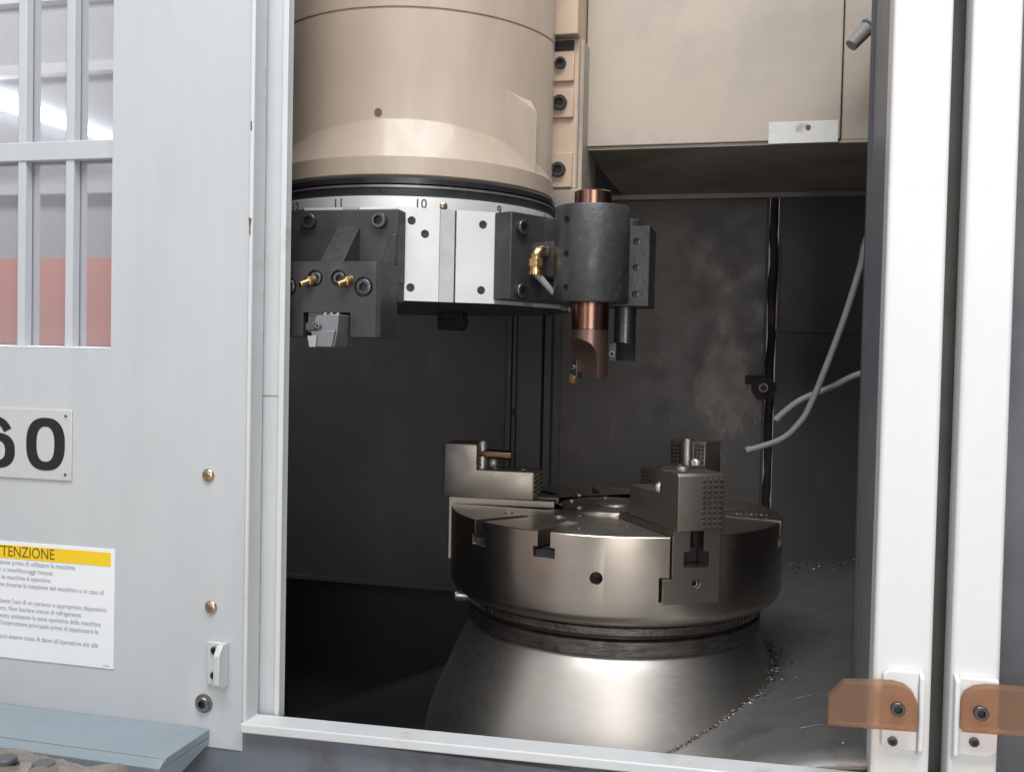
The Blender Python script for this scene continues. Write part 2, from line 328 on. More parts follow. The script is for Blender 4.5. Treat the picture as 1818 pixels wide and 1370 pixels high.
# vertical rail cover on the back wall
t = thing('rail_cover', 'tall dark folded steel rail cover on the back wall', 'cover', (-.34, .79, .64))
put('cover_plate', MB().box(-.03, .036, -.045, .004, 0, 1.06), 'wall_steel', t, .002)
put('guide_bar', MB().box(-.062, -.050, -.028, .004, 0, 1.06), 'wall_scuffed', t, .001)
put('guide_bar', MB().box(-.046, -.036, -.028, .004, 0, 1.06), 'wall_scuffed', t, .001)
put('edge_strip', MB().box(.040, .058, -.030, .004, 0, 1.06), 'wall_steel', t, .001)
bolt(t, (-.036, -.028, .485), (0, -1, 0), .009, .008, 'bolt_black', 'screw')

# ================================================================== COLUMN (beige castings behind the turret)
t = thing('machine_column', 'beige painted machine column with blotched underside behind the turret', 'column', (.15, .2, 1.69))
P = lambda x0, x1, y0, y1, z0, z1: MB().box(x0-.15, x1-.15, y0-.2, y1-.2, z0-1.69, z1-1.69)
put('cover_panel', P(-.106, .384, .20, .785, 1.694, 2.46), 'beige_panel', t, .002)
put('side_panel', P(.386, .62, .208, .785, 1.694, 2.46), 'beige_panel', t, .002)
put('underside_plate', P(-.106, .62, .206, .785, 1.688, 1.6935), 'blotched_beige', t)
put('drip_edge', P(-.28, .62, .76, .785, 1.676, 1.688), 'blotched_beige', t, .001)
put('pale_plate', P(.252, .380, .1975, .200, 1.688, 1.729), 'pale_patch', t, .0006)
put('screw_mark', MB().cyl((.325-.15, -.0025, .027), (.325-.15, -.0035, .027), .005, 16), 'rust', t)
put('cable', MB().tube([(-.262, -.01, .6), (-.263, -.012, .35), (-.260, -.010, .15), (-.264, -.012, .06), (-.254, -.014, .0), (-.262, -.01, -.06), (-.258, -.008, -.13), (-.262, .0, -.2)], .0022, 8), 'seal_black', t)
g = thing('slide_block', 'narrow beige slide block with three socket bolts between turret and column', 'slide block', (-.14, .12, 1.60))
Q = lambda x0, x1, y0, y1, z0, z1: MB().box(x0+.14, x1+.14, y0-.12, y1-.12, z0-1.60, z1-1.60)
put('rail', Q(-.178, -.108, .13, .30, 1.598, 2.46), 'beige_light', g, .003)
put('upper_cover', Q(-.182, -.106, .10, .129, 1.888, 2.46), 'beige_light', g, .002)
put('side_strip', Q(-.1075, -.100, .14, .30, 1.56, 1.888), 'blotched_beige', g)
put('wiper', Q(-.176, -.118, .122, .1295, 1.866, 1.884), 'black_plastic', g, .001)
for z0, z1 in ((1.805, 1.862), (1.735, 1.79), (1.600, 1.668)): put('pad', Q(-.166, -.116, .121, .1295, z0, z1), 'beige_light', g, .002)
for z, r in ((1.839, .011), (1.763, .0145), (1.634, .0145)): bolt(g, (-.002, .001, z-1.60), (0, -1, 0), r, .011, 'bolt_black')
put('lower_clamp', Q(-.185, -.10, .125, .30, 1.56, 1.5975), 'blotched_beige', g, .002)

# ================================================================== TURRET
X0 = -.394
t = thing('turret', 'twelve station tool turret with beige drum and numbered silver index ring', 'turret', (X0, 0, 1.36))
zt = lambda z: z-1.36
# drum housing: profile varies round the axis (bright sloping shoulder at the front)
n = 144; RL = .262; prof = []
for i in range(n):
    a = 2*math.pi*i/n
    d = abs(((a-R(12)+math.pi) % (2*math.pi))-math.pi)/R(78)
    wgt = max(0.0, 1-d*d)
    h = .004+.062*wgt; ru = RL-.003-.036*wgt
    dx, dy = math.sin(a), -math.cos(a)
    col = [(RL*.5, 1.560), (RL-.004, 1.560), (RL, 1.563), (RL, 1.592), (RL-.001, 1.594), (ru+.001, 1.593+h), (ru, 1.597+h), (ru, 1.75), (ru, 1.8435), (ru-.003, 1.8445), (ru-.003, 1.8465), (ru, 1.8475), (ru, 2.46)]
    prof.append([(dx*r, dy*r, zt(z)) for r, z in col])
m_ = len(prof[0]); mb = MB(); mb.add([v for p in prof for v in p],
    [(i*m_+k, ((i+1) % n)*m_+k, ((i+1) % n)*m_+k+1, i*m_+k+1) for i in range(n) for k in range(m_-1)]+[tuple(i*m_+m_-1 for i in range(n)), tuple(i*m_ for i in range(n-1, -1, -1))])
drum = put('drum', mb, 'beige_paint', t, smooth=22)
s = R(3.5); put('plug_hole', MB().cyl((.220*math.sin(s), -.220*math.cos(s), zt(1.672)), (.2247*math.sin(s), -.2247*math.cos(s), zt(1.672)), .0065, 16), 'rust', t)
# pad on the side of the drum
pr = lambda tt, ro, ztop: [(tt, -.190, zt(1.590)), (tt, -ro, zt(1.590)), (tt, -ro, zt(ztop)), (tt, -ro+.024, zt(ztop+.034)), (tt, -.190, zt(ztop+.034))]
put('side_boss', MB().add(pr(-.004, .2325, 1.738)+pr(.076, .2508, 1.698), [(0,1,2,3,4), (9,8,7,6,5), (0,5,6,1), (1,6,7,2), (2,7,8,3), (3,8,9,4), (4,9,5,0)]).xf(Matrix.Rotation(R(57), 4, 'Z')), 'beige_paint', t, .0015)
put('seal_ring', MB().lathe([(.16, zt(1.545)), (.255, zt(1.545)), (.266, zt(1.5475)), (.266, zt(1.556)), (.262, zt(1.5598)), (.16, zt(1.5598))], 120, closed=True), 'seal_black', t)
put('seal_band', MB().lathe([(.16, zt(1.541)), (.2655, zt(1.541)), (.2655, zt(1.5448)), (.16, zt(1.5448))], 120, closed=True), 'seal_grey', t)
put('seal_ring', MB().lathe([(.16, zt(1.5275)), (.262, zt(1.5275)), (.265, zt(1.530)), (.264, zt(1.5405)), (.16, zt(1.5405))], 120, closed=True), 'seal_black', t)
ring = put('index_ring', MB().lathe([(.16, zt(1.498)), (.2665, zt(1.498)), (.2665, zt(1.526)), (.265, zt(1.527)), (.16, zt(1.527))], 144, closed=True), 'index_steel', t)
apo = .2965
put('station_body', MB().prism([(apo/math.cos(R(15))*math.sin(R(15+30*k)), -apo/math.cos(R(15))*math.cos(R(15+30*k))) for k in range(12)], 'z', zt(1.356), zt(1.5025)), 'seal_black', t, .001)
for k, num in ((22, '10'), (52, '9'), (-8, '11'), (-29, '12'), (80, '8')):
    a = R(k); text('numeral', num, .021, 'number_grey', ring, (.2668*math.sin(a), -.2668*math.cos(a), zt(1.5145)), (R(90), 0, a), ext=.0002, bold=.0003)
a = R(30); bolt(t, (.2665*math.sin(a), -.2665*math.cos(a), zt(1.513)), (math.sin(a), -math.cos(a), 0), .0068, .005, 'zinc_gold', 'screw', cross=True)
def face_plates(ang, holes):
    Mf = Matrix.Rotation(R(ang), 4, 'Z'); hw = .0803
    for (u0, u1, hs) in ((-hw, -.0125, [h for h in holes if h[0] < 0]), (.0152, hw, [h for h in holes if h[0] > 0])):
        o = put('station_plate', MB().box(u0, u1, -.3005, -.2966, zt(1.355), zt(1.503)).xf(Mf), 'bright_steel', t)
        if hs:
            c = MB()
            for (u, z) in hs: c.cyl((u, -.305, zt(z)), (u, -.290, zt(z)), .0068, 24)
            cut(o, c.xf(Mf))
    put('key_strip', MB().box(-.0115, .0125, -.2988, -.2966, zt(1.355), zt(1.503)).xf(Mf), 'key_steel', t)
    for (u, z) in holes: put('hole_thread', MB().cyl((u, -.2968, zt(z)), (u, -.2974, zt(z)), .0066, 20).xf(Mf), 'bolt_black', t)
face_plates(30, [(-.058, 1.482), (-.058, 1.376), (.059, 1.482), (.058, 1.376), (-.036, 1.462)])
face_plates(0, []); face_plates(60, []); face_plates(90, [])

def hold(name, label, ang, group=None):
    a = R(ang); return thing(name, label, 'tool holder', (X0+.30*math.sin(a), -.30*math.cos(a), 1.36), a, group)
# --- station 11: square shank turning holder
h = hold('tool_holder', 'black square turning tool holder under number 11, two small brass nozzles', 0)
hx = lambda x: x-X0
put('flange', MB().box(-.098, .0945, -.036, 0, .02, .134), 'holder_black', h, .002)
put('back_plate', MB().box(-.098, .0935, -.030, 0, -.01, .025), 'holder_black', h, .001)
blk = put('block', MB().prism([(-.105, -.110), (.090, -.110), (.0955, -.104), (.0955, -.036), (.090, -.032), (-.105, -.032)], 'z', -.066, .046), 'holder_black', h)
cm = MB().box(-.026, .050, -.13, -.06, -.08, -.030)
for x in (-.053, .070): cm.cyl((x, -.112, .008), (x, -.104, .008), .0150, 24)
for x in (-.008, .030): cm.cyl((x, -.112, .021), (x, -.103, .021), .0125, 24)
cut(blk, cm)
put('gusset', MB().prism([(-.035, .108), (-.035, .040), (-.100, .046)], 'x', -.006, .032), 'holder_worn', h, .001)
put('corner_rib', MB().prism([(.070, .046), (.094, .046), (.094, .095), (.084, .095)], 'y', -.042, -.030), 'holder_black', h, .002)
for x in (-.053, .065): bolt(h, (x, -.036, .116), (0, -1, 0), .0125, .009, 'bolt_black')
for x in (-.053, .070): bolt(h, (x, -.104, .008), (0, -1, 0), .0118, .007, 'bolt_black')
for x in (-.008, .030): bolt(h, (x, -.103, .021), (0, -1, 0), .0095, .006, 'bolt_black')
for x, s in ((-.020, -1), (.040, -1)):
    nz = put('nozzle', MB().cyl((x+.010, -.106, .019), (x+.003, -.117, .015), .0078, 12), 'brass', h, .001)
    put('nozzle_tip', MB().cyl((x+.004, -.116, .0155), (x-.004, -.127, .010), .0056, 16, .0050), 'brass', nz, .001)
# --- its turning tool
t2 = thing('turning_tool', 'grey turning tool clamped in the slot of the square holder', 'cutting tool', (X0+.019, -.36, 1.33))
put('shank', MB().box(-.040, .000, -.045, .05, -.030, .002), 'bolt_black', t2, .001)
put('tool_head', MB().prism([(-.012, -.052), (-.016, -.030), (-.008, -.006), (.028, -.004), (.026, -.030), (.022, -.052)], 'y', -.085, -.02), 'tool_grey', t2, .0015)
put('wedge_face', MB().prism([(-.010, -.052), (.020, -.052), (.024, -.028), (-.013, -.028)], 'y', -.090, -.0852), 'tool_grey', t2, .001)
put('clamp', MB().box(-.021, -.006, -.092, -.070, -.028, -.017), 'bolt_black', t2, .001)
put('insert', MB().prism([(-.014, -.0525), (-.004, -.0525), (-.003, -.036), (-.017, -.036)], 'y', -.094, -.0905), 'tool_light', t2, .0005)
bolt(t2, (-.002, -.0852, -.022), (0, -1, 0), .0035, .008, 'bolt_steel', 'screw')
for x in (.000, .010, .020): bolt(t2, (x, -.07, -.006), (0, 0, 1), .004, .004, 'bolt_steel', 'screw')
# --- station 9: round boring bar holder
h = hold('tool_holder', 'dark round boring bar holder with a brass elbow fitting beside number 9', 60)
put('flange', MB().box(-.0835, .0835, -.038, 0, .001, .142), 'holder_black', h, .002)
web = put('web', MB().prism([(-.040, .036), (.045, .036), (.045, .098), (-.030, .098), (-.040, .084)], 'y', -.137, -.034), 'holder_worn', h, .005, 3)
put('upper_web', MB().box(-.006, .045, -.11, -.034, .0985, .138), 'holder_black', h, .003)
put('lower_web', MB().box(-.010, .045, -.11, -.034, .002, .0355), 'holder_black', h, .003)
body = put('body', MB().lathe([(.031, -.003), (.0585, -.003), (.0598, -.001), (.0598, .146), (.0585, .148), (.031, .148)], 72, (0, -.137), closed=True), 'holder_worn', h)
va = R(-22)   # set screws, a column on the side turned towards the opening
cm = MB()
dv = Vector((-.9995, .03, 0))
for z in (.123, .070, .018): cm.cyl(Vector((0, -.137, z))+dv*.055, Vector((0, -.137, z))+dv*.064, .0058, 20)
cut(body, cm)
for z in (.123, .070, .018): bolt(h, Vector((0, -.137, z))+dv*.0545, dv, .0055, .003, 'bolt_black', 'set_screw')
for z in (.118, .016): bolt(h, (-.062, -.038, z), (0, -1, 0), .0120, .010, 'bolt_black')
put('fitting_boss', MB().cyl((-.036, -.072, .079), (-.044, -.072, .079), .0125, 24), 'holder_worn', h, .001)
e = put('elbow_fitting', MB().tube([(-.038, -.072, .079), (-.050, -.072, .079), (-.056, -.072, .077), (-.059, -.072, .072), (-.060, -.072, .064), (-.060, -.072, .044)], .0098, 20), 'brass', h, 0)
put('collar', MB().cyl((-.060, -.072, .066), (-.060, -.072, .052), .0125, 6), 'brass', e, .0008)
put('collar', MB().cyl((-.060, -.072, .047), (-.060, -.072, .040), .0112, 20), 'brass', e, .0008)
put('jet_tube', MB().cyl((-.060, -.072, .044), (-.036, -.090, .012), .0058, 16, .0044), 'hose_grey', e)
# boring bar
a = R(60); bx, by = X0+.437*math.sin(a), -.437*math.cos(a)
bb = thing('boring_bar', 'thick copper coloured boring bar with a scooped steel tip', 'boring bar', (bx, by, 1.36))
put('shank', MB().lathe([(.0285, -.045), (.0295, -.0445), (.0295, .172), (.0275, .174)], 64), 'copper_tint', bb)
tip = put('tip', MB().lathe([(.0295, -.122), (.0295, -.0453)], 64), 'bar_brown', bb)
Mb = Matrix.Rotation(R(-38), 4, 'Z')     # local -Y turned towards the cutting side
cut(tip, MB().prism([(-.009, -.20), (-.009, -.092), (-.011, -.080), (-.018, -.068), (-.034, -.056), (-.06, -.056), (-.06, -.20)], 'x', -.06, .06).xf(Mb))
cut(tip, MB().prism([(.035, -.108), (.035, -.15), (-.035, -.15), (-.035, -.1225)], 'x', -.06, .06).xf(Matrix.Rotation(R(44), 4, 'Z')))
put('cartridge', MB().box(-.027, -.014, -.014, -.002, -.122, -.094).xf(Mb), 'bolt_black', bb, .001)
put('insert', MB().prism([(-.030, -.128), (-.019, -.131), (-.016, -.120), (-.027, -.117)], 'y', -.017, -.010).xf(Mb), 'insert_gold', bb, .0005)
bolt(bb, Mb @ Vector((-.0205, -.014, -.105)), Mb.to_3x3() @ Vector((0, -1, 0)), .004, .004, 'bolt_steel', 'screw')
# --- station 8: square boring holder, pointing over the chuck
h = hold('tool_holder', 'dark square boring holder half hidden behind the round holder', 90)
put('flange', MB().box(-.0835, .0835, -.036, 0, .001, .142), 'holder_black', h, .002)
sq = put('body', MB().box(-.062, .045, -.152, -.034, .002, .140), 'holder_worn', h)
cm = MB()
for z in (.113, .068, .022): cm.cyl((-.055, -.130, z), (-.07, -.130, z), .0062, 18)
cut(sq, cm)
for z in (.113, .068, .022): bolt(h, (-.0562, -.130, z), (-1, 0, 0), .0058, .003, 'bolt_black', 'set_screw')
put('top_boss', MB().cyl((0, -.105, .139), (0, -.105, .158), .024, 32), 'holder_black', h, .002)
bx, by = X0+.30+.105, 0
b2 = thing('boring_bar', 'thin dark boring bar with a scooped end behind the copper coloured bar', 'boring bar', (bx, by, 1.36))
o = put('shank', MB().lathe([(.0185, -.094), (.0195, -.0935), (.0195, .003)], 48), 'bolt_black', b2)
cut(o, MB().prism([(-.001, -.20), (-.001, -.080), (-.006, -.070), (-.013, -.063), (-.03, -.056), (-.05, -.056), (-.05, -.20)], 'x', -.05, .05).xf(Matrix.Rotation(R(-25), 4, 'Z')))
put('cartridge', MB().box(-.026, -.012, -.020, -.006, -.094, -.062), 'bolt_black', b2, .001)
bolt(b2, (-.019, -.020, -.082), (0, -1, 0), .006, .005, 'bolt_steel', 'screw')
# --- a tool hanging from a far station
t3 = thing('far_tool', 'small black tool hanging below the turret behind the bare steel station', 'cutting tool', (-.391, .25, 1.356))
put('shank', MB().box(-.030, .026, -.02, .02, -.010, .004), 'black_plastic', t3, .001)
put('head', MB().prism([(-.030, -.010), (.030, -.010), (.026, -.026), (.018, -.034), (-.028, -.032)], 'y', -.02, .02), 'black_plastic', t3, .001)

# ================================================================== CHUCK
k = thing('chuck', 'three jaw steel lathe chuck with radial slots on its cone base', 'chuck', (0, 0, .86))
zc = lambda z: z-.86
JA = (33, -87, 153)
body = put('chuck_body', MB().lathe([(.262, zc(.855)), (.278, zc(.858)), (.289, zc(.866)), (.2945, zc(.878)), (.295, zc(.9985)), (.2938, zc(1.0))], 192), 'chuck_steel', k)
cm = MB()
for j in JA:
    Mj = Matrix.Rotation(R(j), 4, 'Z')     # local: radial outward is -Y
    c1 = MB().prism([(-.042, zc(1.02)), (-.042, zc(.938)), (-.058, zc(.938)), (-.058, zc(.900)), (.042, zc(.900)), (.042, zc(1.02))], 'y', -.34, -.085).xf(Mj); cm.v, cm.f = (cm.add(c1.v, c1.f).v, cm.f)
for sl in (-40.5, -13.5, 79.5, 106.5, -160.5, -133.5):
    Ms = Matrix.Rotation(R(sl), 4, 'Z')
    c1 = MB().prism([(-.011, zc(1.02)), (-.011, zc(.976)), (-.019, zc(.976)), (-.019, zc(.959)), (.019, zc(.959)), (.019, zc(.976)), (.011, zc(.976)), (.011, zc(1.02))], 'y', -.34, -.185).xf(Ms); cm.add(c1.v, c1.f)
holes = [(-27, .163, .017), (93, .163, .017), (-147, .163, .017), (-52, .21, .009), (-5, .245, .005), (14, .20, .004), (-60, .13, .005), (108, .24, .004), (72, .13, .005), (-20, .125, .006)]
for a, r, q in holes:
    s = R(a); cm.cyl((r*math.sin(s), -r*math.cos(s), zc(.985)), (r*math.sin(s), -r*math.cos(s), zc(1.02)), q, 28)
s = R(3); cm.cyl((.25*math.sin(s), -.25*math.cos(s), zc(.935)), (.31*math.sin(s), -.31*math.cos(s), zc(.935)), .0100, 28)
cut(body, cm, 30)
bv = body.modifiers.new('edge', 'BEVEL'); bv.width = .0016; bv.segments = 2; bv.limit_method = 'ANGLE'; bv.angle_limit = R(50)
put('threaded_hole', MB().cyl((.249*math.sin(s), -.249*math.cos(s), zc(.935)), (.252*math.sin(s), -.252*math.cos(s), zc(.935)), .0098, 24), 'ink', k)
hub = put('hub_cover', MB().lathe([(.0, zc(1.0065)), (.060, zc(1.0065)), (.0985, zc(1.0055)), (.100, zc(1.004)), (.100, zc(.995))][::-1], 96), 'chuck_steel', k)
for a in (20, 80, 140, 200, 260, 320):
    bolt(k, (.083*math.sin(R(a)), -.083*math.cos(R(a)), zc(1.006)), (0, 0, 1), .0065, .003, 'bolt_steel')
put('centre_plug', MB().lathe([(.0, zc(1.012)), (.026, zc(1.012)), (.032, zc(1.0085)), (.034, zc(1.005))][::-1], 48), 'bar_steel', k)
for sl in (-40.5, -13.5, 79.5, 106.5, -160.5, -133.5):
    put('slot_dark_fill', MB().box(-.0182, .0182, -.286, -.188, zc(.9592), zc(.970)).xf(Matrix.Rotation(R(sl), 4, 'Z')), 'ink', k)  # dark fill stands for slot shade and black chips
def jaw(ang, copper=False, ht=1.109):
    Mj = R(ang)
    mj = put('master_jaw', MB().prism([(-.040, zc(1.011)), (-.040, zc(.936)), (-.055, zc(.936)), (-.055, zc(.8985)), (.040, zc(.8985)), (.040, zc(1.011))], 'y', -.2985, -.105), 'chuck_steel', k)
    mj.rotation_euler = (0, 0, Mj)
    cut(mj, MB().prism([(-.012, zc(1.03)), (-.012, zc(.978)), (-.022, zc(.978)), (-.022, zc(.953)), (.022, zc(.953)), (.022, zc(.978)), (.012, zc(.978)), (.012, zc(1.03))], 'y', -.32, -.10).cyl((0, -.28, zc(.928)), (0, -.31, zc(.928)), .0085, 24))
    bolt(mj, (0, -.2865, zc(.928)), (0, -1, 0), .0078, .006, 'bolt_steel', 'set_screw')
    put('t_nut', MB().box(-.0105, .0105, -.262, -.15, zc(.979), zc(1.005)), 'ink', mj)
    put('t_nut_base', MB().box(-.021, .021, -.262, -.15, zc(.954), zc(.978)), 'ink', mj)
    tj = put('top_jaw', MB().prism([(-.310, zc(1.0115)), (-.310, zc(ht-.004)), (-.306, zc(ht)), (-.252, zc(ht)), (-.249, zc(ht-.003)), (-.249, zc(1.062)), (-.143, zc(1.062)), (-.143, zc(1.0115))], 'x', -.040, .040), 'jaw_steel', k)
    tj.rotation_euler = (0, 0, Mj)
    tb = tj.modifiers.new('edge', 'BEVEL'); tb.width = .0015; tb.segments = 2; tb.limit_method = 'ANGLE'; tb.angle_limit = R(50)
    cm = MB()
    for y in (-.170, -.222): cm.cyl((0, y, zc(1.050)), (0, y, zc(1.075)), .0125, 28)
    cut(tj, cm)
    for y in (-.170, -.222): bolt(tj, (0, y, zc(1.050)), (0, 0, 1), .0115, .010, 'bolt_steel')
    put('teeth', teeth(MB(), (-.001, -.3085, zc(1.0135)), (.038, 0, 0), (0, 0, ht-1.019), (0, -1, 0), 4, 10, .0068), 'tooth_steel', tj, smooth=0)
    for x in (-.040, .006): put('teeth', teeth(MB(), (x, -.1445, zc(1.018)), (.034, 0, 0), (0, 0, .042), (0, 1, 0), 5, 5, .006), 'tooth_steel', tj, smooth=0)
    for x in (-.038, .014): put('teeth', teeth(MB(), (x, -.2505, zc(1.066)), (.024, 0, 0), (0, 0, .038), (0, 1, 0), 3, 5, .006), 'tooth_steel', tj, smooth=0)
    put('post', MB().lathe([(.013, zc(1.060)), (.013, zc(ht+.001)), (.0115, zc(ht+.004))], 28, (0, -.247)), 'bar_steel', tj)
    put('chip_clump', MB().prism([(-.036, zc(1.061)), (-.022, zc(1.061)), (-.019, zc(1.072)), (-.028, zc(1.078)), (-.037, zc(1.072))], 'y', -.238, -.226), 'bright_steel', tj, .003)
    if copper:
        put('stop_pin', MB().cyl((.006, -.25, zc(1.090)), (.006, -.190, zc(1.088)), .0085, 24), 'copper_tint', tj, .0008)
    for ch_ in tj.children:
        if ch_.name.startswith('teeth'): ch_['kind'] = 'stuff'
    return tj
j1 = jaw(33, ht=1.0985); j2 = jaw(-87, True); j3 = jaw(153)
# engraving on jaw side and body
for i, (u, wd) in enumerate(((-.252, .013), (-.228, .010), (-.214, .005), (-.203, .012), (-.180, .004))):
    put('stamp_mark', MB().box(-.0403, -.0400, u, u+wd, zc(1.0395), zc(1.0420)), 'rust', j2)
for r, wd, hh in ((.214, .004, .002), (.221, .003, .004), (.232, .0025, .002), (.239, .0045, .003), (.249, .002, .002), (.257, .0035, .004), (.266, .003, .002)):
    put('stamp_mark', MB().box(-hh, hh*.6, -r-wd, -r, zc(1.0), zc(1.0002)).xf(Matrix.Rotation(R(94), 4, 'Z')), 'key_steel', k)
# T slot edges caught by light are real chamfers on the body
# ------------------------------------------------------------------ spindle base (cone) under the chuck
b = thing('spindle_housing', 'bare steel cone shaped spindle housing under the chuck', 'housing', (0, 0, .45))
zs = lambda z: z-.45
put('labyrinth_ring', MB().lathe([(.20, zs(.838)), (.262, zs(.838)), (.265, zs(.8405)), (.265, zs(.8515)), (.26, zs(.8548)), (.20, zs(.8548))], 160, closed=True), 'ring_steel', b)
put('groove_ring', MB().lathe([(.20, zs(.832)), (.254, zs(.832)), (.254, zs(.8378)), (.20, zs(.8378))], 128, closed=True), 'seal_black', b)
put('collar_ring', MB().lathe([(.20, zs(.804)), (.258, zs(.804)), (.261, zs(.807)), (.261, zs(.829)), (.257, zs(.8318)), (.20, zs(.8318))], 160, closed=True), 'ring_steel', b)
kn = MB()
for i in range(150):
    a = 2*math.pi*i/150; kn.add(MB().box(-.0025, .0025, -.2662, -.2635, zs(.8415), zs(.8505)).xf(Matrix.Rotation(a, 4, 'Z')).v, MB().box(0, 1, 0, 1, 0, 1).f)
o = put('knurled_band', kn, 'ring_steel', b, smooth=0); o['kind'] = 'stuff'
put('cone', MB().lathe([(.20, zs(.8038)), (.252, zs(.8038)), (.256, zs(.799)), (.2675, zs(.778)), (.278, zs(.755)), (.289, zs(.731)), (.300, zs(.706)), (.311, zs(.682)), (.320, zs(.659)), (.3275, zs(.637)), (.3335, zs(.612)), (.338, zs(.58)), (.341, zs(.54)), (.343, zs(.45))], 160), 'cone_steel', b)
bolt(b, (-.245, -.105, zs(.845)), (-.9, -.4, .1), .011, .022, 'bolt_steel')

# ================================================================== coolant hoses and nozzle
def smooth_path(pts, sub=8):
    P = [Vector(p) for p in pts]; out = []
    for i in range(len(P)-1):
        p0, p1, p2, p3 = P[max(i-1, 0)], P[i], P[i+1], P[min(i+2, len(P)-1)]
        for s in range(sub):
            u = s/sub; out.append(.5*((2*p1)+(p2-p0)*u+(2*p0-5*p1+4*p2-p3)*u*u+(3*p1-p0-3*p2+p3)*u**3))
    return out+[P[-1]]
tag(put('coolant_hose', MB().tube(smooth_path([(.50, .42, 1.66), (.452, .36, 1.525), (.439, .35, 1.459), (.404, .35, 1.333), (.353, .345, 1.187), (.328, .34, 1.142), (.293, .34, 1.109), (.226, .345, 1.083)]), .0068), 'hose_grey'),
    'long bent grey coolant hose hanging down beside the weld seam', 'hose')
tag(put('coolant_hose', MB().tube(smooth_path([(.60, .44, 1.29), (.456, .40, 1.250), (.396, .40, 1.219), (.331, .40, 1.188), (.283, .40, 1.146)]), .0075), 'hose_grey'),
    'short grey coolant hose crossing behind the long bent hose', 'hose')
for nm, pth in (('coolant_hose', [(.226, .345, 1.083), (.236, .3445, 1.0875)]), ('coolant_hose.001', [(.283, .40, 1.146), (.291, .40, 1.1515)])):
    hs = bpy.data.objects[nm]; put('end_sleeve', MB().cyl(pth[0], pth[1], .0078, 18), 'hose_grey', hs, .0006)
t = thing('coolant_nozzle', 'grey coolant nozzle poking out beside the beige column', 'nozzle', (.43, .12, 1.88))
put('tip', MB().cyl((-.012, -.02, -.012), (-.040, -.03, -.045), .0135, 24, .0115), 'hose_grey', t, .001)
put('ball', MB().cyl((.03, .0, .025), (-.012, -.02, -.012), .019, 24, .017), 'hose_grey', t, .003)
put('stem', MB().tube([(.03, 0, .02), (.06, .03, .03), (.10, .088, .05)], .014, 16), 'hose_grey', t)

# ================================================================== LEFT SLIDING DOOR
YD = -.48
d = thing('sliding_door', 'light grey sliding door with barred window, model plate and yellow warning label', 'door', (-.70, YD, .68))
dx = lambda x: x+.70
dz = lambda z: z-.68
panel = MB()
for bxx in ((-1.16, -.4745, .683, 1.2555), (-.696, -.4745, 1.2555, 2.30), (-1.16, -.696, 2.12, 2.30)):
    pass
def pbox(x0, x1, z0, z1, y0=0, y1=.03): return MB().box(dx(x0), dx(x1), y0, y1, dz(z0), dz(z1))
o = put('panel', pbox(-1.30, -.4735, .683, 2.30, 0, .022), 'door_paint', d); cut(o, MB().box(dx(-1.16), dx(-.701), -.05, .08, dz(1.268), dz(2.2)))
win = put('window_frame', MB().box(dx(-1.18), dx(-.690), .0222, .026, dz(1.25), dz(2.22)), 'grey_paint', d)
cut(win, MB().box(dx(-1.158), dx(-.703), 0, .05, dz(1.270), dz(2.19)))
put('pane', MB().box(dx(-1.17), dx(-.695), .0265, .031, dz(1.255), dz(2.21)), 'dusty_window', win)
for x in (-1.045, -.957, -.869, -.783): put('vertical_bar', pbox(x-.0075, x+.0075, 1.268, 2.2, .010, .0255), 'door_paint', win, .0015)
for z in (1.570, 1.90): put('cross_bar', pbox(-1.16, -.701, z-.0145, z+.0145, .008, .0245), 'door_paint', win, .0015)
put('window_sill', MB().prism([(.0, dz(1.2685)), (.0215, dz(1.2685)), (.0215, dz(1.2715))], 'x', dx(-1.16), dx(-.701)), 'white_paint', win)
put('folded_edge', pbox(-.4733, -.466, .722, 2.30, -.003, .034), 'edge_paint', d, .002)
# name plate
pl = put('name_plate', pbox(-1.10, -.766, 1.066, 1.174, -.0030, -.0002), 'plate_metal', d, .0008)
def oval(cx, cz, ra, rb, e=2.5, n=48): return [(cx+ra*math.copysign(abs(math.cos(q))**(2/e), math.cos(q)), cz+rb*math.copysign(abs(math.sin(q))**(2/e), math.sin(q))) for q in (2*math.pi*i/n for i in range(n))]
def oval_ring(mb, cx, cz, ra, rb, tx, tz, y):
    A, B = oval(cx, cz, ra, rb), oval(cx, cz, ra-tx, rb-tz); n = len(A)
    return mb.add([(x, y, z) for x, z in A]+[(x, y, z) for x, z in B]+[(x, y+.0006, z) for x, z in A], [(i, (i+1) % n, n+(i+1) % n, n+i) for i in range(n)]+[(i, 2*n+i, 2*n+(i+1) % n, (i+1) % n) for i in range(n)])
put('digit', oval_ring(MB(), dx(-.812), dz(1.1205), .0345, .0405, .0185, .0135, -.0036), 'ink', pl, smooth=0)
sx_ = oval_ring(MB(), dx(-.902), dz(1.1075), .0345, .0275, .0175, .0120, -.0036)
arm = []
for i in range(17):
    q = R(32+148*i/16); arm.append((dx(-.902)+.0335*math.cos(q), dz(1.122)+.0385*math.sin(q), dx(-.902)+.0175*math.cos(q), dz(1.122)+.0265*math.sin(q)))
arm.append((dx(-.902)-.0345, dz(1.108), dx(-.902)-.017, dz(1.108)))
sx_.add([(a_, -.0038, b_) for a_, b_, _, _ in arm]+[(c_, -.0038, d_) for _, _, c_, d_ in arm], [(i, i+1, len(arm)+i+1, len(arm)+i) for i in range(len(arm)-1)])
put('digit', sx_, 'ink', pl, smooth=0)
for z in (1.0755, 1.165): bolt(pl, (dx(-.776), -.003, dz(z)), (0, -1, 0), .0022, .0015, 'bolt_steel', 'rivet')
